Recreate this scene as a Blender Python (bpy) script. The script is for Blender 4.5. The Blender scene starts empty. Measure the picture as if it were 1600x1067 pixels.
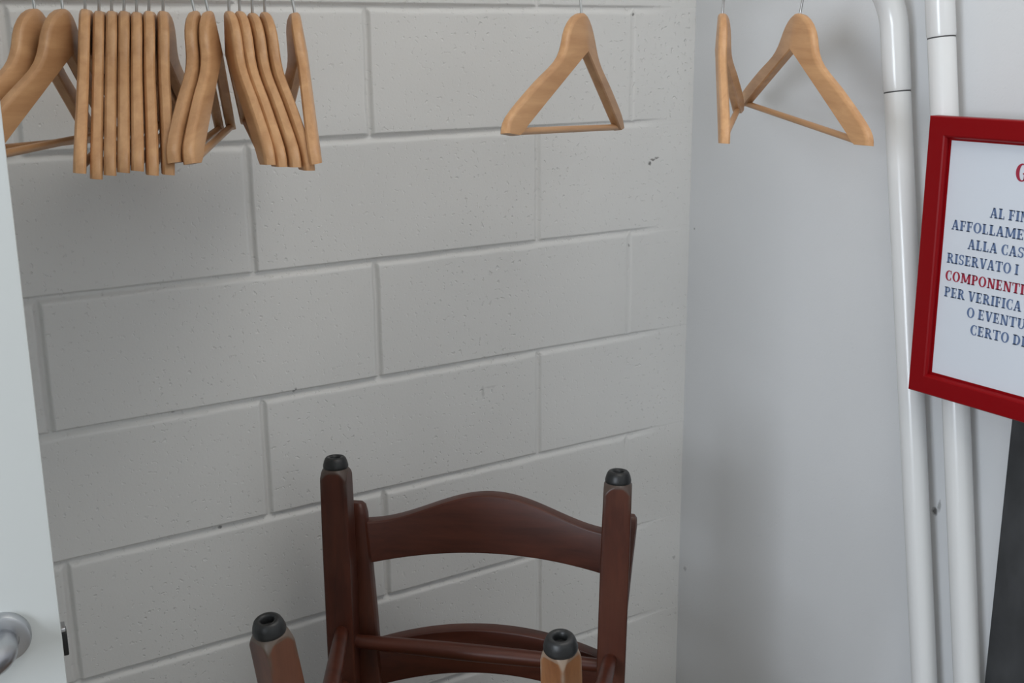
import bpy, bmesh, math, random
import numpy as np
from mathutils import Vector, Matrix

random.seed(4)
SC = bpy.context.scene
COL = SC.collection
PI = math.pi

# ------------------------------------------------------------------ camera, world, lights, exposure
cam_data = bpy.data.cameras.new('camera')
cam = bpy.data.objects.new('camera', cam_data)
COL.objects.link(cam)
SC.camera = cam
cam_data.sensor_width = 36.0
cam_data.lens = 1816.0 / 1600.0 * 36.0
cam_data.clip_start = 0.02
RIGHT = Vector((0.84483, -0.53498, -0.00786)).normalized()
FWD = Vector((0.51600, 0.81948, -0.24937)).normalized()
RIGHT = (RIGHT - FWD * RIGHT.dot(FWD)).normalized()
UP = RIGHT.cross(FWD).normalized()
M = Matrix((RIGHT, UP, -FWD)).transposed().to_4x4()
M.translation = Vector((-0.27341, -1.62366, -0.05466))
cam.matrix_world = M

FLOOR, CEIL = -1.57, 1.15
XR, XL, YB, YF = 1.137, -2.5, 0.0, -3.9

world = bpy.data.worlds.new('world')
SC.world = world
world.use_nodes = True
world.node_tree.nodes['Background'].inputs[0].default_value = (0.62, 0.72, 0.85, 1)
world.node_tree.nodes['Background'].inputs[1].default_value = 0.6


def area(name, loc, target, sx, sy, power, color):
    l = bpy.data.lights.new(name, 'AREA')
    l.shape = 'RECTANGLE'
    l.size, l.size_y = sx, sy
    l.energy = power
    l.color = color
    o = bpy.data.objects.new(name, l)
    COL.objects.link(o)
    o.location = loc
    o.rotation_euler = (Vector(target) - Vector(loc)).to_track_quat('-Z', 'Y').to_euler()
    return o


# daylight coming through the window in the left wall and the window behind the camera
area('daylight_left', (XL - 0.02, -2.05, 0.05), (1.0, -2.05, 0.05), 1.10, 1.15, 59, (0.83, 0.905, 1.0))
area('daylight_front', (0.55, YF - 0.02, 0.66), (0.55, 0, 0.2), 1.0, 0.85, 3, (1.0, 0.975, 0.93))
# lamp panel on the ceiling
area('ceiling_lamp', (0.55, -1.25, CEIL - 0.02), (0.55, -1.25, 0), 0.95, 1.2, 11, (1.0, 0.965, 0.91))

SC.view_settings.view_transform = 'Standard'
SC.view_settings.look = 'None'
SC.view_settings.exposure = 0.07
SC.view_settings.gamma = 1.0
SC.view_settings.use_curve_mapping = False


# ------------------------------------------------------------------ helpers
def link(name, me, mats, parent=None, kind=None, smooth=True):
    o = bpy.data.objects.new(name, me)
    COL.objects.link(o)
    if not isinstance(mats, (list, tuple)):
        mats = [mats]
    for m in mats:
        me.materials.append(m)
    if smooth:
        me.polygons.foreach_set('use_smooth', [True] * len(me.polygons))
    if parent:
        o.parent = parent
    if kind:
        o['kind'] = kind
    return o


def from_bm(name, bm, mats, parent=None, kind=None, smooth=True, angle=None):
    bmesh.ops.recalc_face_normals(bm, faces=bm.faces)
    me = bpy.data.meshes.new(name)
    bm.to_mesh(me)
    bm.free()
    o = link(name, me, mats, parent, kind, smooth)
    if angle is not None:
        me.set_sharp_from_angle(angle=math.radians(angle))
    return o


def thing(name, label, cat, loc, rot=(0, 0, 0), group=None):
    o = bpy.data.objects.new(name, None)
    COL.objects.link(o)
    o.location = loc
    o.rotation_euler = rot
    o.empty_display_size = 0.05
    o['label'] = label
    o['category'] = cat
    if group:
        o['group'] = group
    return o


def add_box(bm, x0, x1, y0, y1, z0, z1, bevel=0.0, seg=2):
    r = bmesh.ops.create_cube(bm, size=1.0)
    vs = r['verts']
    for v in vs:
        v.co = Vector(((x0 + x1) / 2 + v.co.x * (x1 - x0), (y0 + y1) / 2 + v.co.y * (y1 - y0), (z0 + z1) / 2 + v.co.z * (z1 - z0)))
    if bevel > 0:
        es = list({e for v in vs for e in v.link_edges})
        bmesh.ops.bevel(bm, geom=es, offset=bevel, segments=seg, profile=0.5, affect='EDGES')


def add_tube(bm, path, radii, n=16, cap=True):
    path = [Vector(p) for p in path]
    if not isinstance(radii, (list, tuple)):
        radii = [radii] * len(path)
    rings = []
    prev = None
    for i, p in enumerate(path):
        a = path[max(i - 1, 0)]
        b = path[min(i + 1, len(path) - 1)]
        t = (b - a).normalized()
        if prev is None:
            ref = Vector((0, 0, 1)) if abs(t.z) < 0.9 else Vector((1, 0, 0))
            u = t.cross(ref).normalized()
        else:
            u = (prev - t * prev.dot(t)).normalized()
        prev = u
        w = t.cross(u)
        rings.append([bm.verts.new(p + (u * math.cos(2 * PI * k / n) + w * math.sin(2 * PI * k / n)) * radii[i]) for k in range(n)])
    for r0, r1 in zip(rings, rings[1:]):
        for k in range(n):
            bm.faces.new((r0[k], r0[(k + 1) % n], r1[(k + 1) % n], r1[k]))
    if cap:
        bm.faces.new(rings[0][::-1])
        bm.faces.new(rings[-1])
    return rings


def add_lathe(bm, prof, mat=None, n=32):
    """prof: (r, z) pairs turned about local z; mat places the result."""
    rings = []
    for r, z in prof:
        if r < 1e-6:
            rings.append([bm.verts.new((0, 0, z))])
        else:
            rings.append([bm.verts.new((r * math.cos(2 * PI * k / n), r * math.sin(2 * PI * k / n), z)) for k in range(n)])
    new = [v for r in rings for v in r]
    for r0, r1 in zip(rings, rings[1:]):
        for k in range(n):
            a = [r0[k % len(r0)], r0[(k + 1) % len(r0)], r1[(k + 1) % len(r1)], r1[k % len(r1)]]
            f = []
            for v in a:
                if v not in f:
                    f.append(v)
            if len(f) > 2:
                bm.faces.new(f)
    if mat is not None:
        for v in new:
            v.co = mat @ v.co


def loft(bm, rings, cap=True):
    vr = [[bm.verts.new(p) for p in r] for r in rings]
    n = len(vr[0])
    faces = []
    for i, (r0, r1) in enumerate(zip(vr, vr[1:])):
        for k in range(n):
            f = bm.faces.new((r0[k], r0[(k + 1) % n], r1[(k + 1) % n], r1[k]))
            faces.append((i, k, f))
    if cap:
        bm.faces.new(vr[0][::-1])
        bm.faces.new(vr[-1])
    return faces


# ------------------------------------------------------------------ materials
def new_mat(name):
    m = bpy.data.materials.new(name)
    m.use_nodes = True
    nt = m.node_tree
    return m, nt, nt.nodes['Principled BSDF']


def node(nt, kind, **kw):
    n = nt.nodes.new(kind)
    for k, v in kw.items():
        setattr(n, k, v)
    return n


def ramp(nt, stops):
    r = nt.nodes.new('ShaderNodeValToRGB')
    el = r.color_ramp.elements
    while len(el) < len(stops):
        el.new(0.5)
    for e, (p, c) in zip(el, stops):
        e.position = p
        e.color = c if len(c) == 4 else (*c, 1)
    return r


def simple(name, col, rough=0.5, metal=0.0, spec=0.5, bump=0.0, bscale=80.0, coat=0.0):
    m, nt, b = new_mat(name)
    b.inputs['Base Color'].default_value = (*col, 1)
    b.inputs['Roughness'].default_value = rough
    b.inputs['Metallic'].default_value = metal
    b.inputs['Specular IOR Level'].default_value = spec
    b.inputs['Coat Weight'].default_value = coat
    tc = node(nt, 'ShaderNodeTexCoord')
    ns = node(nt, 'ShaderNodeTexNoise')
    ns.inputs['Scale'].default_value = bscale
    ns.inputs['Detail'].default_value = 4
    nt.links.new(tc.outputs['Object'], ns.inputs['Vector'])
    if bump > 0:
        bp = node(nt, 'ShaderNodeBump')
        bp.inputs['Strength'].default_value = bump
        bp.inputs['Distance'].default_value = 0.002
        nt.links.new(ns.outputs['Fac'], bp.inputs['Height'])
        nt.links.new(bp.outputs['Normal'], b.inputs['Normal'])
    return m


def wall_paint(name, col, pits=0.35, fine=0.25, marks=()):
    """white emulsion with pores; marks: (x, y, z, rx, ry, rz, darkness) small scuffs and holes."""
    m, nt, b = new_mat(name)
    L = nt.links.new
    b.inputs['Roughness'].default_value = 0.62
    b.inputs['Specular IOR Level'].default_value = 0.3
    geo = node(nt, 'ShaderNodeNewGeometry')
    big = node(nt, 'ShaderNodeTexNoise')
    big.inputs['Scale'].default_value = 2.3
    big.inputs['Detail'].default_value = 5
    L(geo.outputs['Position'], big.inputs['Vector'])
    cr = ramp(nt, [(0.3, tuple(c * 0.94 for c in col)), (0.7, col)])
    L(big.outputs['Fac'], cr.inputs['Fac'])
    colour = cr.outputs['Color']
    for (x, y, z, rx, ry, rz, dk) in marks:
        sub = node(nt, 'ShaderNodeVectorMath', operation='SUBTRACT')
        sub.inputs[1].default_value = (x, y, z)
        L(geo.outputs['Position'], sub.inputs[0])
        nz = node(nt, 'ShaderNodeTexNoise')
        nz.inputs['Scale'].default_value = 160
        L(geo.outputs['Position'], nz.inputs['Vector'])
        off = node(nt, 'ShaderNodeVectorMath', operation='MULTIPLY_ADD')
        L(nz.outputs['Color'], off.inputs[0])
        off.inputs[1].default_value = (0.0, 0.006, 0.006) if abs(rx) > 1 else (0.006, 0.0, 0.006)
        L(sub.outputs[0], off.inputs[2])
        s2 = node(nt, 'ShaderNodeVectorMath', operation='SUBTRACT')
        L(off.outputs[0], s2.inputs[0])
        s2.inputs[1].default_value = (0.0, 0.003, 0.003) if abs(rx) > 1 else (0.003, 0.0, 0.003)
        dv = node(nt, 'ShaderNodeVectorMath', operation='DIVIDE')
        L(s2.outputs[0], dv.inputs[0])
        dv.inputs[1].default_value = (rx, ry, rz)
        ln = node(nt, 'ShaderNodeVectorMath', operation='LENGTH')
        L(dv.outputs[0], ln.inputs[0])
        mr = node(nt, 'ShaderNodeMapRange')
        mr.inputs['From Min'].default_value = 0.5
        mr.inputs['From Max'].default_value = 1.1
        mr.inputs['To Min'].default_value = dk
        mr.inputs['To Max'].default_value = 0.0
        L(ln.outputs['Value'], mr.inputs['Value'])
        mx = node(nt, 'ShaderNodeMixRGB')
        L(mr.outputs['Result'], mx.inputs['Fac'])
        L(colour, mx.inputs['Color1'])
        mx.inputs['Color2'].default_value = (0.07, 0.065, 0.06, 1)
        colour = mx.outputs['Color']
    L(colour, b.inputs['Base Color'])
    n1 = node(nt, 'ShaderNodeTexNoise')
    n1.inputs['Scale'].default_value = 135
    n1.inputs['Detail'].default_value = 2
    n1.inputs['Roughness'].default_value = 0.45
    L(geo.outputs['Position'], n1.inputs['Vector'])
    pit = ramp(nt, [(0.62, (1, 1, 1)), (0.72, (0, 0, 0))])
    L(n1.outputs['Fac'], pit.inputs['Fac'])
    dens = node(nt, 'ShaderNodeTexNoise')
    dens.inputs['Scale'].default_value = 5
    L(geo.outputs['Position'], dens.inputs['Vector'])
    n2 = node(nt, 'ShaderNodeTexNoise')
    n2.inputs['Scale'].default_value = 260
    n2.inputs['Detail'].default_value = 3
    L(geo.outputs['Position'], n2.inputs['Vector'])
    b1 = node(nt, 'ShaderNodeBump')
    dm = node(nt, 'ShaderNodeMath', operation='MULTIPLY')
    L(dens.outputs['Fac'], dm.inputs[0])
    dm.inputs[1].default_value = pits * 2
    L(dm.outputs[0], b1.inputs['Strength'])
    b1.inputs['Distance'].default_value = 0.0022
    L(pit.outputs['Color'], b1.inputs['Height'])
    b2 = node(nt, 'ShaderNodeBump')
    b2.inputs['Strength'].default_value = fine
    b2.inputs['Distance'].default_value = 0.001
    L(n2.outputs['Fac'], b2.inputs['Height'])
    L(b1.outputs['Normal'], b2.inputs['Normal'])
    L(b2.outputs['Normal'], b.inputs['Normal'])
    return m


def wood(name, dark, light, axis, rough=0.4, scale=14.0, stretch=0.08, coat=0.0, vary=0.0, worn=None, worn_amt=0.0, spec=0.5, bare=None):
    m, nt, b = new_mat(name)
    L = nt.links.new
    tc = node(nt, 'ShaderNodeTexCoord')
    oi = node(nt, 'ShaderNodeObjectInfo')
    add = node(nt, 'ShaderNodeVectorMath', operation='MULTIPLY_ADD')
    L(oi.outputs['Random'], add.inputs[0])
    add.inputs[1].default_value = (3, 5, 7)
    L(tc.outputs['Object'], add.inputs[2])
    mp = node(nt, 'ShaderNodeMapping')
    sc = [1.0, 1.0, 1.0]
    sc[axis] = stretch
    mp.inputs['Scale'].default_value = sc
    L(add.outputs[0], mp.inputs['Vector'])
    ns = node(nt, 'ShaderNodeTexNoise')
    ns.inputs['Scale'].default_value = scale * 6
    ns.inputs['Detail'].default_value = 6
    ns.inputs['Roughness'].default_value = 0.6
    ns.inputs['Distortion'].default_value = 0.4
    L(mp.outputs['Vector'], ns.inputs['Vector'])
    cr = ramp(nt, [(0.28, dark), (0.72, light)])
    L(ns.outputs['Fac'], cr.inputs['Fac'])
    colour = cr.outputs['Color']
    if vary > 0:
        hs = node(nt, 'ShaderNodeHueSaturation')
        mr = node(nt, 'ShaderNodeMapRange')
        mr.inputs['To Min'].default_value = 1 - vary
        mr.inputs['To Max'].default_value = 1 + vary
        L(oi.outputs['Random'], mr.inputs['Value'])
        L(mr.outputs['Result'], hs.inputs['Value'])
        L(colour, hs.inputs['Color'])
        colour = hs.outputs['Color']
    if worn:
        wn = node(nt, 'ShaderNodeTexNoise')
        wn.inputs['Scale'].default_value = 9
        wn.inputs['Detail'].default_value = 8
        L(tc.outputs['Object'], wn.inputs['Vector'])
        wr = ramp(nt, [(0.42, (0, 0, 0)), (0.68, (worn_amt,) * 3)])
        L(wn.outputs['Fac'], wr.inputs['Fac'])
        mx = node(nt, 'ShaderNodeMixRGB')
        L(wr.outputs['Color'], mx.inputs['Fac'])
        L(colour, mx.inputs['Color1'])
        mx.inputs['Color2'].default_value = (*worn, 1)
        colour = mx.outputs['Color']
    if bare:
        at = node(nt, 'ShaderNodeAttribute', attribute_name='bare')
        mx = node(nt, 'ShaderNodeMixRGB')
        L(at.outputs['Fac'], mx.inputs['Fac'])
        L(colour, mx.inputs['Color1'])
        mx.inputs['Color2'].default_value = (*bare, 1)
        colour = mx.outputs['Color']
    L(colour, b.inputs['Base Color'])
    b.inputs['Roughness'].default_value = rough
    b.inputs['Specular IOR Level'].default_value = spec
    b.inputs['Coat Weight'].default_value = coat
    b.inputs['Coat Roughness'].default_value = 0.25
    bp = node(nt, 'ShaderNodeBump')
    bp.inputs['Strength'].default_value = 0.08
    bp.inputs['Distance'].default_value = 0.001
    L(ns.outputs['Fac'], bp.inputs['Height'])
    L(bp.outputs['Normal'], b.inputs['Normal'])
    return m


MARKS_BACK = [(1.0405, 0, -0.2650, 0.0045, 9, 0.0040, 0.8), (1.0475, 0, -0.2585, 0.0070, 9, 0.0022, 0.7), (1.0565, 0, -0.2555, 0.0060, 9, 0.0020, 0.6), (0.9988, 0, -0.0105, 0.003, 9, 0.003, 0.7),
              (0.356, 0, -0.5695, 0.0028, 9, 0.0045, 0.75), (0.1682, 0, -0.5718, 0.003, 9, 0.0022, 0.5), (0.69, 0, -0.628, 0.003, 9, 0.012, 0.22), (0.705, 0, -0.622, 0.014, 9, 0.002, 0.15),
              (1.123, 0, -1.043, 0.004, 9, 0.004, 0.3), (0.9977, 0, -0.407, 0.0025, 9, 0.003, 0.45), (0.2245, 0, -0.7655, 0.003, 9, 0.0025, 0.7)]
MARKS_RIGHT = [(XR, -0.5791, -0.7460, 9, 0.0060, 0.007, 0.85), (XR, -0.5858, -0.7345, 9, 0.0034, 0.010, 0.5),
               (XR, -0.0143, -0.388, 9, 0.0025, 0.003, 0.6), (XR, -0.0175, -1.064, 9, 0.005, 0.005, 0.35)]
m_block = wall_paint('white_block_paint', (0.80, 0.795, 0.775), 0.42, 0.16, MARKS_BACK)
m_wall = wall_paint('white_wall_paint', (0.715, 0.72, 0.725), 0.06, 0.12, MARKS_RIGHT)
m_room = wall_paint('white_room_paint', (0.70, 0.70, 0.68), 0.05, 0.1)
m_floor = simple('grey_floor_tile', (0.30, 0.27, 0.24), 0.4, bump=0.1)
m_hanger = wood('beech_wood', (0.43, 0.222, 0.100), (0.60, 0.345, 0.170), 0, rough=0.42, scale=11, stretch=0.06, vary=0.10, spec=0.4)
m_wire = simple('hook_wire', (0.55, 0.55, 0.54), 0.28, 1.0)
m_chair = wood('dark_stained_wood', (0.034, 0.0088, 0.0048), (0.086, 0.023, 0.012), 2, rough=0.40, scale=9, stretch=0.10, coat=0.06, spec=0.35, worn=(0.12, 0.045, 0.024), worn_amt=0.35, bare=(0.075, 0.052, 0.042))
m_chair_rail = wood('dark_stained_rail_wood', (0.046, 0.0115, 0.006), (0.098, 0.026, 0.0135), 0, rough=0.38, scale=9, stretch=0.10, coat=0.10, spec=0.35)
m_chair_red = wood('red_brown_leg_wood', (0.075, 0.026, 0.015), (0.15, 0.055, 0.03), 2, rough=0.4, scale=9, stretch=0.10, coat=0.1, worn=(0.20, 0.085, 0.045), worn_amt=0.5, bare=(0.12, 0.088, 0.066))
m_chair_orange = wood('worn_orange_leg_wood', (0.15, 0.052, 0.018), (0.34, 0.15, 0.055), 2, rough=0.42, scale=9, stretch=0.14, worn=(0.42, 0.24, 0.12), worn_amt=0.5, bare=(0.27, 0.20, 0.145))
m_rubber = simple('black_rubber', (0.012, 0.0125, 0.013), 0.42, spec=0.5, bump=0.12, bscale=220)
m_seat = wood('woven_rush', (0.20, 0.13, 0.06), (0.36, 0.25, 0.13), 0, rough=0.8, scale=16)
m_pipe = simple('white_lacquered_tube', (0.74, 0.745, 0.74), 0.24, spec=0.5, bump=0.03, bscale=30, coat=0.1)
m_gap = simple('dark_joint', (0.10, 0.10, 0.10), 0.8)
m_red = simple('red_lacquer', (0.235, 0.0004, 0.003), 0.42, spec=0.2, bump=0.03, bscale=120)
m_paper = simple('white_paper', (0.70, 0.74, 0.80), 0.55, spec=0.3)
m_ink_blue = simple('blue_grey_ink', (0.125, 0.185, 0.33), 0.6)
m_ink_red = simple('red_ink', (0.36, 0.02, 0.05), 0.6)
m_door = simple('white_door_lacquer', (0.60, 0.62, 0.605), 0.35, bump=0.03, bscale=20)
m_steel = simple('satin_steel', (0.50, 0.51, 0.53), 0.33, 1.0, bump=0.04, bscale=300)
m_latch = simple('dark_latch_metal', (0.03, 0.03, 0.03), 0.4, 0.6)

# dark board with chalky smudges of its own
m_board, nt, b = new_mat('dark_grey_board')
geo = node(nt, 'ShaderNodeNewGeometry')
mp = node(nt, 'ShaderNodeMapping')
mp.inputs['Scale'].default_value = (1, 4.5, 2.2)
nt.links.new(geo.outputs['Position'], mp.inputs['Vector'])
ns = node(nt, 'ShaderNodeTexNoise')
ns.inputs['Scale'].default_value = 5
ns.inputs['Detail'].default_value = 6
nt.links.new(mp.outputs['Vector'], ns.inputs['Vector'])
cr = ramp(nt, [(0.35, (0.030, 0.031, 0.033)), (0.75, (0.062, 0.064, 0.068))])
nt.links.new(ns.outputs['Fac'], cr.inputs['Fac'])
nt.links.new(cr.outputs['Color'], b.inputs['Base Color'])
b.inputs['Roughness'].default_value = 0.55

# ------------------------------------------------------------------ the setting
# block wall: every block a softly rounded pillow between recessed joints, one mesh
BH, BL = 0.1908, 0.5


def wob(x, z, s):
    return (np.sin(x * 61 + s) * np.sin(z * 53 + 1.7 * s) + 0.6 * np.sin(x * 139 + z * 97 + 2.3 * s) + 0.5 * np.sin(x * 301 - z * 263 + s)
            + 0.4 * np.sin(x * 23 + z * 31 + 0.9 * s)) / 2.2


def block_wall():
    verts, faces = [], []
    base = 0
    i0, i1 = -6, 9
    for row in range(i0, i1):
        zt, zb = max(-row * BH, FLOOR), max(-(row + 1) * BH, FLOOR)
        zt = min(zt, CEIL)
        if zt - zb < 0.004:
            continue
        off = 0.304 if row % 2 else 0.0
        k = -7
        while True:
            x0, x1 = k * BL + off, (k + 1) * BL + off
            k += 1
            if x0 > XR - 0.002:
                break
            x0, x1 = max(x0, XL), min(x1, XR)
            if x1 - x0 < 0.004:
                continue

            def line(a, b_):
                e = [0, .0013, .0026, .0039, .0052, .0066, .0081, .0098, .0120, .015]
                n = max(int((b_ - a - 0.03) / 0.016), 2)
                t = [a + q for q in e] + list(np.linspace(a + .02, b_ - .02, n)) + [b_ - q for q in e[::-1]]
                t = sorted(min(max(v, a), b_) for v in t)
                return np.array(t)
            xs, zs = line(x0, x1), line(zb, zt)
            X, Z = np.meshgrid(xs, zs)
            dx = np.minimum((X - x0) * 1.5 if x0 > XL else 9, (x1 - X) * 0.85 if x1 < XR else 9)
            dlow = (Z - zb) * 2.1 if zb > FLOOR else np.full_like(Z, 9.0)
            dup = (zt - Z) * 0.72 if zt < CEIL else np.full_like(Z, 9.0)
            dz = np.minimum(dlow, dup)
            seed = (row * 7 + k * 3) % 11
            dxw = dx + 0.0011 * wob(X, Z, seed)
            dzw = dz + 0.0011 * wob(X + 3, Z, seed + 4)
            d = np.minimum(dxw, dzw)
            f = np.clip((d - 0.0012) / 0.0068, 0, 1)
            f = f * f * (3 - 2 * f)
            depth = 0.0075 * (1 - f)
            fade = np.clip((X - 1.00) / 0.08, 0, 1)
            depth = depth * (1 - 0.55 * np.clip((X - 0.60) / 0.30, 0, 1))
            depth = depth * (1 - fade * fade * (3 - 2 * fade) * 0.97)
            headfade = np.where((dx < dz) & (X > 0.9), 0.45, 1.0)
            depth *= headfade
            edge = (dx < 1e-6) | (dz < 1e-6)
            Y = depth + 0.0006 * wob(X * .3, Z * .3, seed) * np.where(edge, 0, 1) * 0.6
            # every block sits a hair proud or shy of the next
            Y = Y + np.where(f > 0.5, (((row * 5 + k * 11) % 7) / 7.0 - 0.5) * 0.0008, 0)
            ny, nx = X.shape
            verts.append(np.stack([X, Y, Z], -1).reshape(-1, 3))
            idx = np.arange(nx * ny).reshape(ny, nx) + base
            q = np.stack([idx[:-1, :-1], idx[:-1, 1:], idx[1:, 1:], idx[1:, :-1]], -1).reshape(-1, 4)
            faces.append(q)
            base += nx * ny
    v = np.concatenate(verts)
    f = np.concatenate(faces)
    me = bpy.data.meshes.new('wall_back')
    me.from_pydata(v.tolist(), [], f.tolist())
    me.update()
    return link('wall_back', me, m_block, kind='structure')


block_wall()


def struct_box(name, mat, *boxes):
    bm = bmesh.new()
    for bx in boxes:
        add_box(bm, *bx)
    return from_bm(name, bm, mat, kind='structure', smooth=False)


W = 0.12
struct_box('wall_right', m_wall, (XR, XR + W, YF - W, 0.12, FLOOR, CEIL))
struct_box('floor', m_floor, (XL - W, XR + W, YF - W, 0.12, FLOOR - W, FLOOR))
struct_box('ceiling', m_room, (XL - W, XR + W, YF - W, 0.12, CEIL, CEIL + W))
# left wall with its window opening, front wall with its window opening
struct_box('wall_left', m_room, (XL - W, XL, YF - W, -2.60, FLOOR, CEIL), (XL - W, XL, -1.50, 0.12, FLOOR, CEIL),
           (XL - W, XL, -2.60, -1.50, FLOOR, -0.53), (XL - W, XL, -2.60, -1.50, 0.63, CEIL))
struct_box('wall_front', m_room, (XL, 0.04, YF - W, YF, FLOOR, CEIL), (1.06, XR, YF - W, YF, FLOOR, CEIL),
           (0.04, 1.06, YF - W, YF, FLOOR, 0.22), (0.04, 1.06, YF - W, YF, 1.10, CEIL))

# ------------------------------------------------------------------ door with lever handle
AL = math.radians(8)
DOOR = thing('door_1', 'white lacquered door standing open at the left edge of the photo', 'door', (-0.128, -0.70, FLOOR + 0.006), (0, 0, -AL))
DOOR['kind'] = 'structure'
bm = bmesh.new()
add_box(bm, -0.82, 0.0, 0.0, 0.042, 0.0, 2.10, 0.0015, 2)
from_bm('door_leaf', bm, m_door, DOOR, angle=40)
HX, HZ = -0.0428, FLOOR * -1 + -0.5110 - 0.006
bm = bmesh.new()
add_lathe(bm, [(0, 0.0072), (0.0112, 0.0072), (0.0114, 0.0088), (0.0172, 0.0088), (0.0194, 0.0078), (0.0206, 0.0052), (0.0208, 0.0)],
          Matrix.Translation((HX, 0, HZ)) @ Matrix.Rotation(PI / 2, 4, 'X'), 48)
handle = from_bm('door_handle', bm, m_steel, DOOR, angle=35)
handle['label'] = 'satin steel round rose with lever handle'
bm = bmesh.new()
pth = [(HX, -0.007, HZ), (HX, -0.016, HZ)]
for i in range(1, 13):
    a = PI / 2 * i / 12
    pth.append((HX - 0.036 * (1 - math.cos(a)), -0.016 - 0.036 * math.sin(a), HZ))
pth += [(HX - 0.07, -0.053, HZ), (HX - 0.128, -0.053, HZ), (HX - 0.131, -0.053, HZ)]
add_tube(bm, pth, [0.0094, 0.0100, 0.0106, 0.0112, 0.0117, 0.0121] + [0.0122] * 6 + [0.0118] * (len(pth) - 13) + [0.008], 24)
from_bm('lever', bm, m_steel, handle, angle=50)
bm = bmesh.new()
add_box(bm, -0.002, 0.0042, 0.012, 0.026, HZ - 0.0345, HZ - 0.0135, 0.001)
from_bm('latch_bolt', bm, m_latch, DOOR)
bm = bmesh.new()
add_box(bm, -0.002, 0.0036, 0.012, 0.026, HZ - 0.0132, HZ - 0.0095, 0.0008)
from_bm('strike_plate', bm, m_steel, DOOR)

# ------------------------------------------------------------------ clothes racks of bent white tube
RK = 0.20                                   # the rail runs slightly askew to the block wall
RD = Vector((-1, RK, 0)).normalized()       # along the rail, away from the right wall
R_T = 0.0188


def rail_y(x):
    return -0.455 + RK * (1.10 - x)


def lean(p_top, p_low):
    a, b_ = Vector(p_top), Vector(p_low)
    return (b_ - a).normalized()


def rack(name, label, top, low, joint_z, z_rail, bend, length, sleeve_up):
    """top/low: two points on the leg axis near the right wall."""
    d = lean(top, low)
    top = Vector(top)
    on = lambda z: top + d * ((z - top.z) / d.z)
    root = thing(name, label, 'clothes rack', on(FLOOR))
    o = on(FLOOR)
    loc = lambda p: Vector(p) - o
    # tube path of the bend
    zs = z_rail - bend
    start = on(zs)
    c = start + RD * bend
    arc = []
    for i in range(0, 15):
        a = PI / 2 * i / 14
        arc.append(start + RD * bend * (1 - math.cos(a)) - d * bend * math.sin(a))
    end0 = arc[-1]
    far_bend = end0 + RD * length
    # rail
    bm = bmesh.new()
    add_tube(bm, [loc(end0 - RD * 0.01), loc(far_bend + RD * 0.01)], 0.0125, 24)
    from_bm('rail', bm, m_pipe, root, angle=40)
    # elbow with its sleeve
    bm = bmesh.new()
    pj = on(joint_z)
    pts = [pj, pj - d * 0.004, start + d * 0.02] + arc
    add_tube(bm, [loc(p) for p in pts], [R_T * 1.00, R_T * 1.045] + [R_T * 1.045] * (len(pts) - 2), 28)
    from_bm('elbow', bm, m_pipe, root, angle=40)
    # dark gap of the joint
    bm = bmesh.new()
    add_tube(bm, [loc(pj + d * 0.0018), loc(pj - d * 0.0005)], R_T * 0.985, 28)
    from_bm('joint_gap', bm, m_gap, root)
    # leg to the floor
    bm = bmesh.new()
    foot = on(FLOOR + 0.012)
    add_tube(bm, [loc(pj + d * 0.0016), loc(pj + d * 0.004), loc(foot)], [R_T * 0.97, R_T * 1.0, R_T], 28)
    from_bm('leg', bm, m_pipe, root, angle=40)
    bm = bmesh.new()
    add_tube(bm, [loc(on(FLOOR + 0.03)), loc(on(FLOOR + 0.001))], R_T * 1.15, 24)
    from_bm('foot_cap', bm, m_rubber, root, angle=40)
    # far leg: same bend mirrored
    bm = bmesh.new()
    pts = []
    for i in range(0, 15):
        a = PI / 2 * i / 14
        pts.append(far_bend + RD * bend * math.sin(a) + d * bend * (1 - math.cos(a)))
    pts.append(pts[-1] + d * ((FLOOR + 0.012 - pts[-1].z) / d.z))
    add_tube(bm, [loc(p) for p in pts], R_T, 28)
    from_bm('leg', bm, m_pipe, root, angle=40)
    return root


rack('clothes_rack', 'white tube clothes rack bent over towards the wooden hangers, left of the two tubes',
     (1.10, -0.4825, -0.13), (1.10, -0.615, -1.006), -0.127, 0.064, 0.105, 1.25, True)
rack('clothes_rack', 'taller white tube clothes rack without hangers, its leg partly behind the red frame',
     (1.10, -0.5505, -0.056), (1.10, -0.687, -0.970), -0.0525, 0.32, 0.105, 1.25, True)

# ------------------------------------------------------------------ hangers
OUT = [(0, 0.0), (.012, -.0012), (.024, -.0055), (.034, -.0115), (.042, -.0185), (.0485, -.027), (.054, -.037), (.060, -.046), (.069, -.055), (.080, -.0625),
       (.096, -.0705), (.113, -.078), (.131, -.0862), (.149, -.0952), (.166, -.104), (.182, -.1125), (.196, -.1205), (.207, -.1275), (.2145, -.1345), (.2185, -.1415), (.220, -.1465), (.2185, -.1500)]
INN = [(0, -.050), (.006, -.0532), (.012, -.0563), (.018, -.0594), (.024, -.0626), (.030, -.0657), (.037, -.0694), (.045, -.0736), (.055, -.0788), (.067, -.0851),
       (.080, -.0919), (.095, -.0997), (.110, -.1076), (.125, -.1154), (.139, -.1228), (.152, -.1296), (.163, -.1353), (.171, -.1395), (.177, -.1432), (.183, -.1468), (.192, -.1500)]
T_H = 0.0122
DL = 0.028


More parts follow.
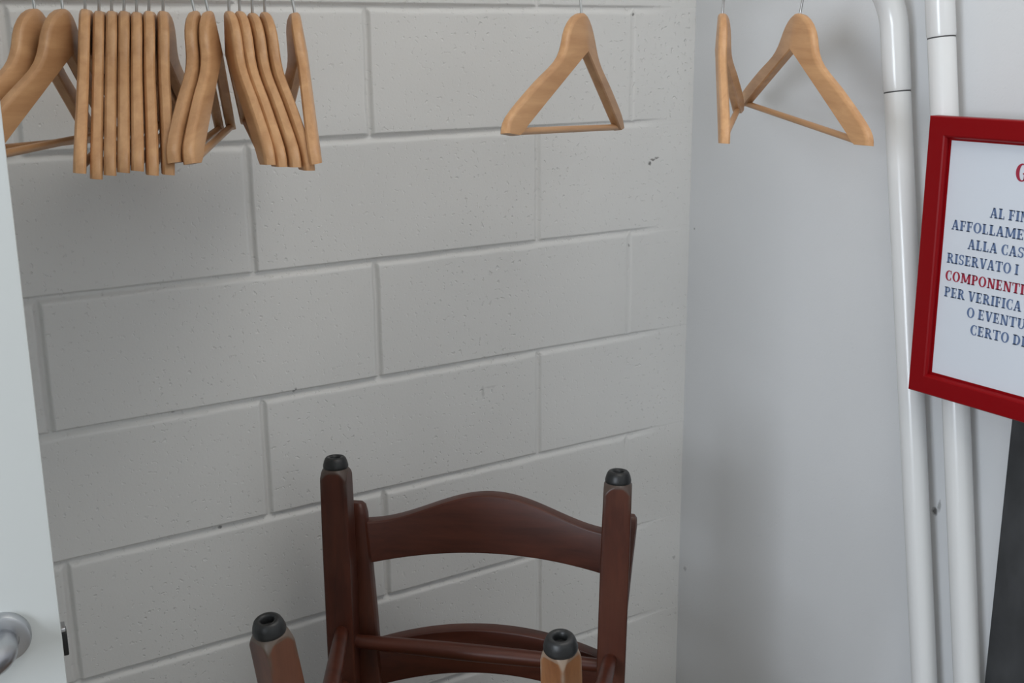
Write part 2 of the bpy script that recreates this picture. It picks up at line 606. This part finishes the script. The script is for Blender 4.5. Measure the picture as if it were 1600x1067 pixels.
def hanger_meshes():
    # the two bowed arms and the neck: one lofted solid
    def ring(s, o, i):
        o2, i2 = Vector((s * o[0], o[1])), Vector((s * i[0], i[1]))
        bow = lambda p: DL * abs(p.x) / 0.22
        ax = (i2 - o2)
        ln = ax.length
        ax /= ln
        r = 0.0050
        h = T_H / 2
        prof = []
        # rounded outer edge, flat faces, lightly rounded inner edge
        for a in range(0, 7):
            t = PI * a / 6
            prof.append((r * 1.15 - r * 1.15 * math.sin(t), -h * math.cos(t) if a in (0, 6) else -(h - r) * (1 if t < PI / 2 else (-1 if t > PI / 2 else 0)) - r * math.cos(t)))
        prof += [(ln - 0.0016, h), (ln, h - 0.0018), (ln, -(h - 0.0018)), (ln - 0.0016, -h)]
        out = []
        for u, y in prof:
            p = o2 + ax * u
            out.append(Vector((p.x, y + bow(p), p.y)))
        return out
    rings = [ring(-1, o, i) for o, i in list(zip(OUT, INN))[:0:-1]] + [ring(1, o, i) for o, i in zip(OUT, INN)]
    bm = bmesh.new()
    loft(bm, rings)
    bmesh.ops.recalc_face_normals(bm, faces=bm.faces)
    body = bpy.data.meshes.new('arms')
    bm.to_mesh(body)
    bm.free()
    # trouser bar
    bm = bmesh.new()
    yb = DL * 0.19 / 0.22
    add_tube(bm, [(-0.193, yb, -0.1452), (0.193, yb, -0.1452)], 0.0044, 14)
    bar = bpy.data.meshes.new('trouser_bar')
    bm.to_mesh(bar)
    bm.free()
    # hook
    bm = bmesh.new()
    p = [(0, 0, -0.012), (0, 0, 0.022)]
    c, r = 0.0545, 0.0235
    for i in range(0, 23):
        a = -PI / 2 + (PI * 1.28) * i / 22
        if i == 0:
            continue
        p.append((r * math.cos(a), 0, c + r * math.sin(a)))
    add_tube(bm, p, 0.00165, 10)
    hook = bpy.data.meshes.new('hook')
    bm.to_mesh(hook)
    bm.free()
    for me, m, ang in ((body, m_hanger, 32), (bar, m_hanger, 40), (hook, m_wire, 60)):
        me.materials.append(m)
        me.polygons.foreach_set('use_smooth', [True] * len(me.polygons))
        me.set_sharp_from_angle(angle=math.radians(ang))
    return body, bar, hook


# neck x, y, z, yaw, roll in its own plane, swing, side the bow faces, tint group, label
LEFT, PACK, PAIR, FOUR = 'hangers at the left end of the rail', 'hangers packed edge-on side by side', 'two hangers turned left', 'four hangers slanting right'
HANGERS = [
    (-0.0090, -0.2330, -0.0150, 120.7, 2.6, 4.5, -1, LEFT, 'wooden hanger leftmost of all, its arm cut by the photo edge'),
    (0.0190, -0.2390, -0.0150, 121.2, 0.6, 1.1, -1, LEFT, 'wooden hanger second from the left, its long arm sweeping down to the left edge'),
    (0.0420, -0.2430, -0.0150, 111.3, -2.8, -6.3, 1, PACK, 'wooden hanger first from the left in the packed edge-on row of seven'),
    (0.0560, -0.2460, -0.0170, 111.3, -4.1, -6.3, 1, PACK, 'wooden hanger second in the packed row of seven, its end hanging lowest'),
    (0.0690, -0.2490, -0.0170, 111.3, -3.2, -6.3, 1, PACK, 'wooden hanger third from the left in the packed edge-on row of seven'),
    (0.0820, -0.2510, -0.0170, 111.3, -2.6, -6.3, 1, PACK, 'wooden hanger in the middle of the packed edge-on row of seven'),
    (0.0950, -0.2540, -0.0180, 111.3, -2.0, -6.3, 1, PACK, 'wooden hanger fifth in the packed row of seven, its end hanging highest'),
    (0.1080, -0.2570, -0.0170, 111.3, -3.7, -6.3, 1, PACK, 'wooden hanger sixth from the left in the packed edge-on row of seven'),
    (0.1230, -0.2600, -0.0170, 111.3, -3.8, -6.3, 1, PACK, 'wooden hanger at the right end of the packed row of seven, its far arm showing'),
    (0.1570, -0.2660, -0.0170, 114.6, -0.5, 8.6, -1, PAIR, 'wooden hanger turned left, the left one of the pair beside the packed row'),
    (0.1720, -0.2690, -0.0170, 114.5, -1.0, 8.6, -1, PAIR, 'wooden hanger turned left, the right one of the pair, its bar showing'),
    (0.1950, -0.2740, -0.0170, 106.9, -2.5, -1.9, 1, FOUR, 'wooden hanger slanting right, leftmost of the four nested together'),
    (0.2070, -0.2760, -0.0170, 106.9, -3.3, -1.9, 1, FOUR, 'wooden hanger slanting right, second of the four nested together'),
    (0.2210, -0.2790, -0.0190, 106.9, -3.0, -1.9, 1, FOUR, 'wooden hanger slanting right, third of the four nested together'),
    (0.2350, -0.2820, -0.0180, 106.9, -4.5, -1.9, 1, FOUR, 'wooden hanger slanting right, fourth of the nest, its tip behind the next one'),
    (0.2690, -0.2890, -0.0186, 106.9, -2.0, 8.4, -1, None, 'wooden hanger at the right end of the crowded left bunch, next to bare wall'),
    (0.6310, -0.3610, -0.0190, 145.3, 3.1, 6.2, -1, None, 'wooden hanger hanging alone in front of the bare block wall'),
    (0.8350, -0.4020, -0.0190, 135.4, -2.1, -2.9, 1, None, 'wooden hanger seen edge-on by the corner of the room'),
    (0.9560, -0.4260, -0.0190, 111.7, -4.3, -6.7, 1, None, 'wooden hanger seen broadside, nearest to the bent white tube'),
]
h_body, h_bar, h_hook = hanger_meshes()
proto = None
rail_ang = math.atan2(RK, -1)
for (x, y, z, th, ph, ps, sg, grp, label) in HANGERS:
    th, ph, ps = map(math.radians, (th, ph, ps))
    ux = Vector((math.cos(th), -math.sin(th), 0))
    nx = Vector((math.sin(th), math.cos(th), 0))
    B = Matrix((ux, nx, Vector((0, 0, 1)))).transposed()
    rot = B @ Matrix.Rotation(-ph, 3, 'Y') @ Matrix.Rotation(ps, 3, 'X')
    if sg < 0:
        rot = rot @ Matrix.Rotation(PI, 3, 'Z')
    if proto is None:
        root = thing('hanger', label, 'hanger', (0, 0, 0))
        proto = root
        parts = []
        for nm, me in (('arms', h_body), ('trouser_bar', h_bar), ('hook', h_hook)):
            o = bpy.data.objects.new(nm, me)
            COL.objects.link(o)
            o.parent = root
            parts.append(o)
        parts[2]['label'] = 'steel wire hook'
        kids = parts
    else:
        root = proto.copy()
        COL.objects.link(root)
        kids = []
        for c in parts:
            k = c.copy()
            COL.objects.link(k)
            k.parent = root
            kids.append(k)
    root['label'] = label
    root['group'] = 'wooden hangers on the clothes rack rail'
    root.rotation_mode = 'QUATERNION'
    root.location = (x, y, z)
    root.rotation_quaternion = rot.to_quaternion()
    # the hook swivels about its stem until it is square to the rail
    yaw_fix = math.atan2(RD.y, RD.x) + PI / 2 - math.atan2(ux.y, ux.x)
    while yaw_fix > PI / 2:
        yaw_fix -= PI
    while yaw_fix < -PI / 2:
        yaw_fix += PI
    kids[2].rotation_euler = (0, 0, yaw_fix)

# ------------------------------------------------------------------ framed notice and dark board
FX0, FX1 = 1.060, 1.0795
FY0, FY1, FZ0, FZ1 = -1.000, -0.5725, -0.542, -0.1555
BW = 0.0285
fr = thing('framed_notice', 'red framed white notice with printed capitals, hung over the white tubes', 'picture frame', ((FX0 + FX1) / 2, (FY0 + FY1) / 2, FZ0))
fo = Vector(fr.location)
bm = bmesh.new()
# mitred moulding: profile swept round the four corners
prof = [(0.0, FX1), (0.0, FX0 + 0.0015), (0.0015, FX0), (BW - 0.004, FX0), (BW - 0.002, FX0 + 0.001), (BW, FX0 + 0.004), (BW, FX0 + 0.009), (BW + 0.003, FX0 + 0.009), (BW + 0.003, FX1)]
corners = [(FY1, FZ1, -1, -1), (FY1, FZ0, -1, 1), (FY0, FZ0, 1, 1), (FY0, FZ1, 1, -1)]
rings = [[bm.verts.new(Vector((px, cy + sy * d, cz + sz * d)) - fo) for d, px in prof] for cy, cz, sy, sz in corners]
for i in range(4):
    r0, r1 = rings[i], rings[(i + 1) % 4]
    n = len(prof)
    for k in range(n):
        bm.faces.new((r0[k], r0[(k + 1) % n], r1[(k + 1) % n], r1[k]))
from_bm('moulding', bm, m_red, fr, smooth=False)
bm = bmesh.new()
PXX = FX0 + 0.0095
add_box(bm, PXX - fo.x, FX1 - 0.001 - fo.x, FY0 + BW + 0.001 - fo.y, FY1 - BW - 0.001 - fo.y, FZ0 + BW + 0.001 - fo.z, FZ1 - BW - 0.001 - fo.z)
paper = from_bm('paper', bm, m_paper, fr, smooth=False)

# --- serif capitals drawn as strokes; cap height 1
TT, tt, SH = 0.235, 0.12, 0.095


def G_(*prims, w):
    return (prims, w)


def bar(x0, y0, x1, y1, w):                       # slanted stroke cut level at both ends
    return [[(x0 - w / 2, y0), (x0 + w / 2, y0), (x1 + w / 2, y1), (x1 - w / 2, y1)]]


def box(x0, y0, x1, y1):
    return [[(x0, y0), (x1, y0), (x1, y1), (x0, y1)]]


def arc(cx, cy, rx, ry, ix, iy, a0, a1, n=18, dx=0.0):
    q = []
    for i in range(n):
        a, b_ = math.radians(a0 + (a1 - a0) * i / n), math.radians(a0 + (a1 - a0) * (i + 1) / n)
        q.append([(cx + rx * math.cos(a), cy + ry * math.sin(a)), (cx + rx * math.cos(b_), cy + ry * math.sin(b_)),
                  (cx + dx + ix * math.cos(b_), cy + iy * math.sin(b_)), (cx + dx + ix * math.cos(a), cy + iy * math.sin(a))])
    return q


def stem(x):                                      # vertical stem with both serifs, x = left of stem
    return box(x, 0, x + TT, 1) + box(x - .08, 0, x + TT + .08, SH) + box(x - .08, 1 - SH, x + TT + .08, 1)


GL = {
    'A': (bar(.13, 0, .385, 1, tt) + bar(.66, 0, .42, 1, TT) + box(.2, .27, .6, .36) + box(.0, 0, .28, SH) + box(.48, 0, .84, SH), .84),
    'C': (arc(.44, .5, .40, .52, .20, .44, 55, 305, 24, .03) + box(.62, .66, .70, 1.0) + box(.62, .04, .70, .3), .78),
    'D': (stem(.10) + arc(.36, .5, .44, .5, .22, .40, -90, 90, 20) + box(.18, 0, .36, .1) + box(.18, .9, .36, 1), .86),
    'E': (stem(.10) + box(.1, 0, .66, .095) + box(.1, .905, .64, 1) + box(.3, .46, .52, .55) + box(.58, 0, .66, .28) + box(.56, .74, .64, 1) + box(.46, .37, .53, .64), .73),
    'F': (stem(.10) + box(.1, .905, .64, 1) + box(.3, .46, .52, .55) + box(.56, .72, .64, 1) + box(.46, .37, .53, .64), .69),
    'G': (arc(.46, .5, .42, .52, .20, .44, 50, 325, 24, .03) + box(.64, .68, .72, 1.0) + box(.60, .06, .80, .42) + box(.52, .40, .88, .48), .92),
    'I': (stem(.10), .42),
    'L': (stem(.10) + box(.1, 0, .64, .095) + box(.56, 0, .64, .30), .69),
    'M': (box(.13, 0, .13 + tt, 1) + box(.84, 0, .84 + TT, 1) + bar(.25, 1, .56, .12, TT) + bar(.90, 1, .60, .12, tt) + box(.02, 0, .34, SH) + box(.76, 0, 1.13, SH)
          + box(.02, 1 - SH, .30, 1) + box(.86, 1 - SH, 1.13, 1), 1.16),
    'N': (box(.13, 0, .13 + tt, 1) + box(.68, 0, .68 + tt, 1) + bar(.22, 1, .68, 0, TT) + box(.02, 0, .34, SH) + box(.58, 1 - SH, .88, 1) + box(.02, 1 - SH, .28, 1), .90),
    'O': (arc(.45, .5, .42, .52, .20, .43, 0, 360, 32), .90),
    'P': (stem(.10) + arc(.36, .72, .34, .28, .13, .19, -90, 90, 16) + box(.2, .44, .36, .53) + box(.2, .91, .36, 1), .73),
    'R': (stem(.10) + arc(.36, .74, .32, .26, .12, .17, -90, 90, 16) + box(.2, .48, .36, .57) + box(.2, .91, .36, 1) + bar(.72, 0, .45, .5, TT) + box(.6, 0, .88, SH), .86),
    'S': (arc(.34, .74, .28, .28, .12, .18, 30, 270, 18) + arc(.34, .27, .29, .28, .11, .18, -150, 90, 18) + box(.52, .70, .60, 1.0) + box(.06, 0, .14, .32), .68),
    'T': (box(.30, 0, .30 + TT, 1) + box(.2, 0, .62, SH) + box(.02, .905, .80, 1) + box(.02, .70, .10, 1) + box(.72, .70, .80, 1), .82),
    'U': (box(.12, .3, .12 + TT, 1) + box(.66, .3, .66 + tt, 1) + arc(.445, .33, .325, .35, .17, .25, 180, 360, 18) + box(.03, 1 - SH, .42, 1) + box(.56, 1 - SH, .86, 1), .88),
    'V': (bar(.20, 1, .42, 0, TT) + bar(.70, 1, .46, 0, tt) + box(.02, 1 - SH, .38, 1) + box(.56, 1 - SH, .84, 1), .84),
    ' ': ([], .28),
}


def write(name, lines, mat):
    """lines: (text, y of left end, baseline z, cap height, width factor)."""
    bm = bmesh.new()
    for text, y, z, cap, wf in lines:
        x = 0.0
        for ch in text:
            polys, adv = GL[ch]
            for poly in polys:
                vs = [bm.verts.new((PXX - 0.0004 - fo.x, y - (x + px * wf) * cap - fo.y, z + py * cap - fo.z)) for px, py in poly]
                f = bm.faces.new(vs)
                if f.calc_area() < 1e-12:
                    continue
            x += (adv + 0.035) * wf
    for f in bm.faces:
        f.normal_update()
        if f.normal.x > 0:
            f.normal_flip()
    me = bpy.data.meshes.new(name)
    bm.to_mesh(me)
    bm.free()
    o = link(name, me, mat, paper, smooth=False)
    return o


for text, y, z, cap, wf, ink in [
        ('G', -0.7040, -0.2318, 0.0222, 0.95, m_ink_red), ('AL FIN', -0.6730, -0.2832, 0.0136, 1.05, m_ink_blue), ('AFFOLLAME', -0.6156, -0.3060, 0.0136, 1.075, m_ink_blue),
        ('ALLA CAS', -0.6436, -0.3290, 0.0136, 1.06, m_ink_blue), ('RISERVATO I', -0.6125, -0.3522, 0.0138, 1.0, m_ink_blue), ('COMPONENTI', -0.6122, -0.3765, 0.0138, 1.03, m_ink_red),
        ('PER VERIFICA', -0.6130, -0.3992, 0.0138, 1.01, m_ink_blue), ('O EVENTU', -0.6515, -0.4214, 0.0138, 1.02, m_ink_blue), ('CERTO DE', -0.6592, -0.4442, 0.0138, 1.03, m_ink_blue)]:
    write('printed_line', [(text, y, z, cap, wf)], ink)['label'] = ('red' if ink is m_ink_red else 'blue-grey') + ' printed capitals'

bm = bmesh.new()
add_box(bm, 1.118, XR - 0.001, -1.45, -0.7025, FLOOR + 0.02, -0.47, 0.002)
brd = from_bm('board', bm, m_board, angle=40)
brd['label'] = 'dark grey mottled board against the white wall, below the red frame'
brd['category'] = 'board'


# ------------------------------------------------------------------ chairs
def leg_mesh(foot, top, half=0.0205, tip_r=0.0172, cone=0.022, twist=0.0):
    """square leg whose foot end is turned to a cone: scalloped shoulders. Loft from the foot up."""
    foot, top = Vector(foot), Vector(top)
    d = (top - foot)
    L = d.length
    d /= L
    u = Vector((math.cos(twist), math.sin(twist), 0))
    u = (u - d * u.dot(d)).normalized()
    w = d.cross(u)
    n = 96
    hs = [i * 0.0015 for i in range(0, 22)] + [.036, .042, .06, .12, .2, L * .6, L]
    rings, bare = [], []
    for h in hs:
        hf = half * (0.95 + 0.05 * min(h / 0.1, 1))
        cr_ = tip_r + (hf * 1.40 - tip_r) * math.sin(min(h / cone, 1) * PI / 2) ** 0.85 if h < cone else 9
        ring = []
        for k in range(n):
            a = 2 * PI * (k + 0.5) / n
            c, s = math.cos(a), math.sin(a)
            p = 14.0                                    # square with softened arrises
            sq = hf / ((abs(c) ** p + abs(s) ** p) ** (1 / p))
            r = min(sq, cr_)
            g = min(max((sq - cr_ + 0.0012) / 0.0018, 0), 1)
            edge = max(0, (abs(c * s) * 2 - 0.965) / 0.035) * max(0, 1 - abs(h - cone) / 0.02) * 0.8
            bare.append(max(g, edge, 0.75 if h < 0.006 else 0))
            ring.append(foot + d * h + (u * c + w * s) * r)
        rings.append(ring)
    bm = bmesh.new()
    loft(bm, rings)
    lay = bm.verts.layers.float.new('bare')
    bm.verts.ensure_lookup_table()
    for v, g in zip(bm.verts, bare):
        v[lay] = g
    return bm, d


def rubber_mesh(foot, d):
    bm = bmesh.new()
    m = Matrix.Translation(Vector(foot)) @ Vector((0, 0, 1)).rotation_difference(-Vector(d)).to_matrix().to_4x4()
    add_lathe(bm, [(0.0, -0.001), (0.0172, -0.001), (0.0182, 0.001), (0.0183, 0.0035), (0.0168, 0.0095), (0.0150, 0.0138), (0.0132, 0.0157), (0.0108, 0.0163), (0.0086, 0.0157),
                   (0.0072, 0.0138), (0.0065, 0.007), (0.0, 0.007)], m, 32)
    return bm


def make_chair(name, label, loc, M3, legs, stretch, post_top=True):
    """Chair in upright local coordinates: +y front, z up, origin on the floor. legs: name -> (foot, seat level)."""
    root = thing(name, label, 'chair', loc)
    root.rotation_mode = 'QUATERNION'
    root.rotation_quaternion = M3.to_quaternion()
    SEAT = 0.45
    for key in ('FL', 'FR', 'RL', 'RR'):
        foot, top, mat = legs[key][:3]
        half, twist = legs[key][3:] if len(legs[key]) > 3 else (0.0205, 0.0)
        bm, d = leg_mesh(Vector(foot) + Vector((0, 0, 0.014)), top, half=half, twist=twist)
        lg = from_bm('leg', bm, mat, root, angle=32)
        if mat is m_chair_orange:
            lg['label'] = 'leg with its finish worn to orange-brown wood'
        f = Vector(foot) + Vector((0, 0, 0.014))
        from_bm('rubber_foot', rubber_mesh(f, d), m_rubber, lg, angle=40)
    at = lambda key, h: Vector(legs[key][0]).lerp(Vector(legs[key][1]), h / legs[key][1][2])

    def rod(a, b_, r0, r1):
        bm = bmesh.new()
        pts, rr = [], []
        for i in range(13):
            t = i / 12
            pts.append(a.lerp(b_, t))
            rr.append(r0 + (r1 - r0) * math.sin(PI * t))
        add_tube(bm, pts, rr, 18)
        from_bm('stretcher', bm, m_chair_rail, root, angle=50)
    for a, ha, b_, hb in stretch:
        rod(at(a, ha), at(b_, hb), 0.0092, 0.0128)
    # apron
    fl, fr_, rl, rr_ = [Vector(legs[k][1]) for k in ('FL', 'FR', 'RL', 'RR')]
    bm = bmesh.new()
    for a, b_ in ((fl, fr_), (fr_, rr_), (rr_, rl), (rl, fl)):
        t = (b_ - a).normalized()
        w = Vector((-t.y, t.x, 0)) * 0.010
        zb, zt = Vector((0, 0, SEAT - 0.062)), Vector((0, 0, SEAT - 0.002))
        a2, b2 = Vector((a.x, a.y, 0)) + t * 0.012, Vector((b_.x, b_.y, 0)) - t * 0.012
        loft(bm, [[p - w + zb, p + w + zb, p + w + zt, p - w + zt] for p in (a2, b2)])
    from_bm('apron', bm, m_chair_rail, root, smooth=False)
    # seat
    bm = bmesh.new()
    rings = []
    cx = (fl + fr_ + rl + rr_) / 4
    for z, k in ((SEAT, 1.03), (SEAT + 0.004, 1.055), (SEAT + 0.012, 1.06), (SEAT + 0.018, 1.04), (SEAT + 0.0195, 0.9), (SEAT + 0.0195, 0.5)):
        ring = []
        cs = [fl, fr_, rr_, rl]
        for q in range(4):
            a, b_ = cs[q], cs[(q + 1) % 4]
            for t in (0.04, 0.12, 0.3, 0.5, 0.7, 0.88, 0.96):
                p = a.lerp(b_, t)
                v = Vector((p.x - cx.x, p.y - cx.y, 0)) * k
                ring.append(Vector((cx.x + v.x, cx.y + v.y, z)))
        rings.append(ring)
    loft(bm, rings)
    from_bm('seat', bm, m_seat, root, angle=50)
    # back posts, tapering and leaning back; a rounded top
    P = []
    for sx, key in ((1, 'RL'), (-1, 'RR')):
        base = Vector(legs[key][1])
        bx, by = sx * 0.172, base.y
        cl = [Vector((bx, by + 0.002, 0.40)), Vector((bx, by, 0.46)), Vector((sx * 0.178, by - 0.014, 0.56)), Vector((sx * 0.187, by - 0.030, 0.68)), Vector((sx * 0.1955, by - 0.042, 0.78)),
              Vector((sx * 0.201, by - 0.0505, 0.835)), Vector((sx * 0.2022, by - 0.0518, 0.8455)), Vector((sx * 0.2030, by - 0.0525, 0.8510))]
        hw = [.018, .018, .018, .0175, .017, .0165, .015, .011]
        hd = [.0135, .0135, .0130, .0130, .0128, .012, .0105, .006]
        rings = []
        for p, a, b_ in zip(cl, hw, hd):
            ring = []
            for k in range(20):
                an = 2 * PI * (k + .5) / 20
                c, s = math.cos(an), math.sin(an)
                q = 1 / ((abs(c) ** 6 + abs(s) ** 6) ** (1 / 6))
                ring.append(p + Vector((a * c * q, b_ * s * q, 0)))
            rings.append(ring)
        bm = bmesh.new()
        loft(bm, rings)
        from_bm('back_post', bm, m_chair, root, angle=40)
        P.append(cl)

    # curved back rails: arched top and bottom edges, bowed backwards in plan
    def rail(name, ztop, zbot, th=0.023, bow=0.026):
        bm = bmesh.new()
        rings = []
        N = 40
        for i in range(N + 1):
            t = -1 + 2 * i / N
            zt, zb = ztop(t), zbot(t)
            zm = (zt + zb) / 2
            xw = 0.174 + (zm - 0.5) * 0.072
            yb = legs['RL'][1][1] - 0.010 - max(zm - 0.50, 0) * 0.128 - bow * (1 - t * t)
            ring = []
            h2 = (zt - zb) / 2
            r = 0.0028
            sect = []
            for (sy, sz), a0 in zip(((1, 1), (-1, 1), (-1, -1), (1, -1)), (0, 90, 180, 270)):
                for a in (0, 22.5, 45, 67.5, 90):
                    an = math.radians(a0 + a)
                    sect.append((sy * (th / 2 - r) + r * math.cos(an), sz * (h2 - r) + r * math.sin(an)))
            for yy, zz in sect:
                ring.append(Vector((xw * t, yb + yy - (zz) * 0.11, zm + zz)))
            rings.append(ring)
        loft(bm, rings)
        from_bm(name, bm, m_chair_rail, root, angle=35)
    bump = lambda t: 0.5 + 0.5 * math.cos(PI * min(abs(t) / 0.92, 1))
    rail('top_rail', lambda t: 0.823 + 0.040 * bump(t), lambda t: 0.757 + 0.017 * (1 - t * t))
    rail('lower_rail', lambda t: 0.634 + 0.023 * (1 - t * t), lambda t: 0.566 + 0.022 * (1 - t * t))
    return root


# lower chair, upright with its back to the corner
Ydir = Vector((-0.65, -0.76, 0)).normalized()
Zdir = Vector((0, 0, 1))
Xdir = Ydir.cross(Zdir)
M_low = Matrix((Xdir, Ydir, Zdir)).transposed()
post_mid = Vector((0.5465, -0.2538, 0))
RY = -0.185
o_low = Vector((post_mid.x, post_mid.y, FLOOR)) - Ydir * (RY - 0.052)
legs_low = {'FL': ((0.2025, 0.20, 0), (0.212, 0.19, 0.43), m_chair), 'FR': ((-0.2025, 0.20, 0), (-0.212, 0.19, 0.43), m_chair),
            'RL': ((0.165, -0.235, 0), (0.172, RY, 0.43), m_chair), 'RR': ((-0.165, -0.235, 0), (-0.172, RY, 0.43), m_chair)}
STR = [('FL', .20, 'FR', .20), ('RL', .22, 'RR', .22), ('FL', .25, 'RL', .25), ('FR', .25, 'RR', .25), ('FL', .15, 'RL', .15), ('FR', .15, 'RR', .15)]
make_chair('dining_chair', 'dark brown wooden chair standing upright in the corner, its curved back rail showing', o_low, M_low, legs_low, STR)

# upper chair, upside down on the lower seat, its legs in the air; feet measured in the room
A = Vector((0.3540, -0.1450, -0.635))
Bp = Vector((0.65966, -0.41610, -0.635))
Cp = Vector((0.10621, -0.52834, -0.650))
Dp = Vector((0.34591, -0.72956, -0.650))
mid_f, mid_r = (A + Bp) / 2, (Cp + Dp) / 2
Yu = (mid_f - mid_r).normalized()
Xu = (A - Bp)
Xu = (Xu - Yu * Xu.dot(Yu)).normalized()
Zu = Xu.cross(Yu)
M_up = Matrix((Xu, Yu, Zu)).transposed()
o_up = (A + Bp + Cp + Dp) / 4
inv = M_up.inverted()
lo = lambda p: inv @ (p - o_up)
fA, fB, fC, fD = lo(A), lo(Bp), lo(Cp), lo(Dp)
for v in (fA, fB, fC, fD):
    v.z = 0
legs_up = {'FL': (fA, fA + Vector((-0.004, -0.035, 0.43)), m_chair), 'FR': (fB, fB + Vector((0.009, -0.035, 0.43)), m_chair),
           'RL': (fC, fC + Vector((-0.030, 0.055, 0.43)), m_chair_red, 0.0193, 0.66), 'RR': (fD, fD + Vector((-0.004, 0.055, 0.43)), m_chair_orange, 0.0168, 0.62)}
STR_UP = [('FL', .282, 'FR', .292), ('RL', .26, 'RR', .26), ('FL', .258, 'RL', .26), ('FR', .270, 'RR', .272), ('FL', .345, 'RL', .345), ('FR', .345, 'RR', .345)]
make_chair('dining_chair', 'dark brown wooden chair turned upside down, four rubber-capped legs pointing up', o_up, M_up, legs_up, STR_UP)
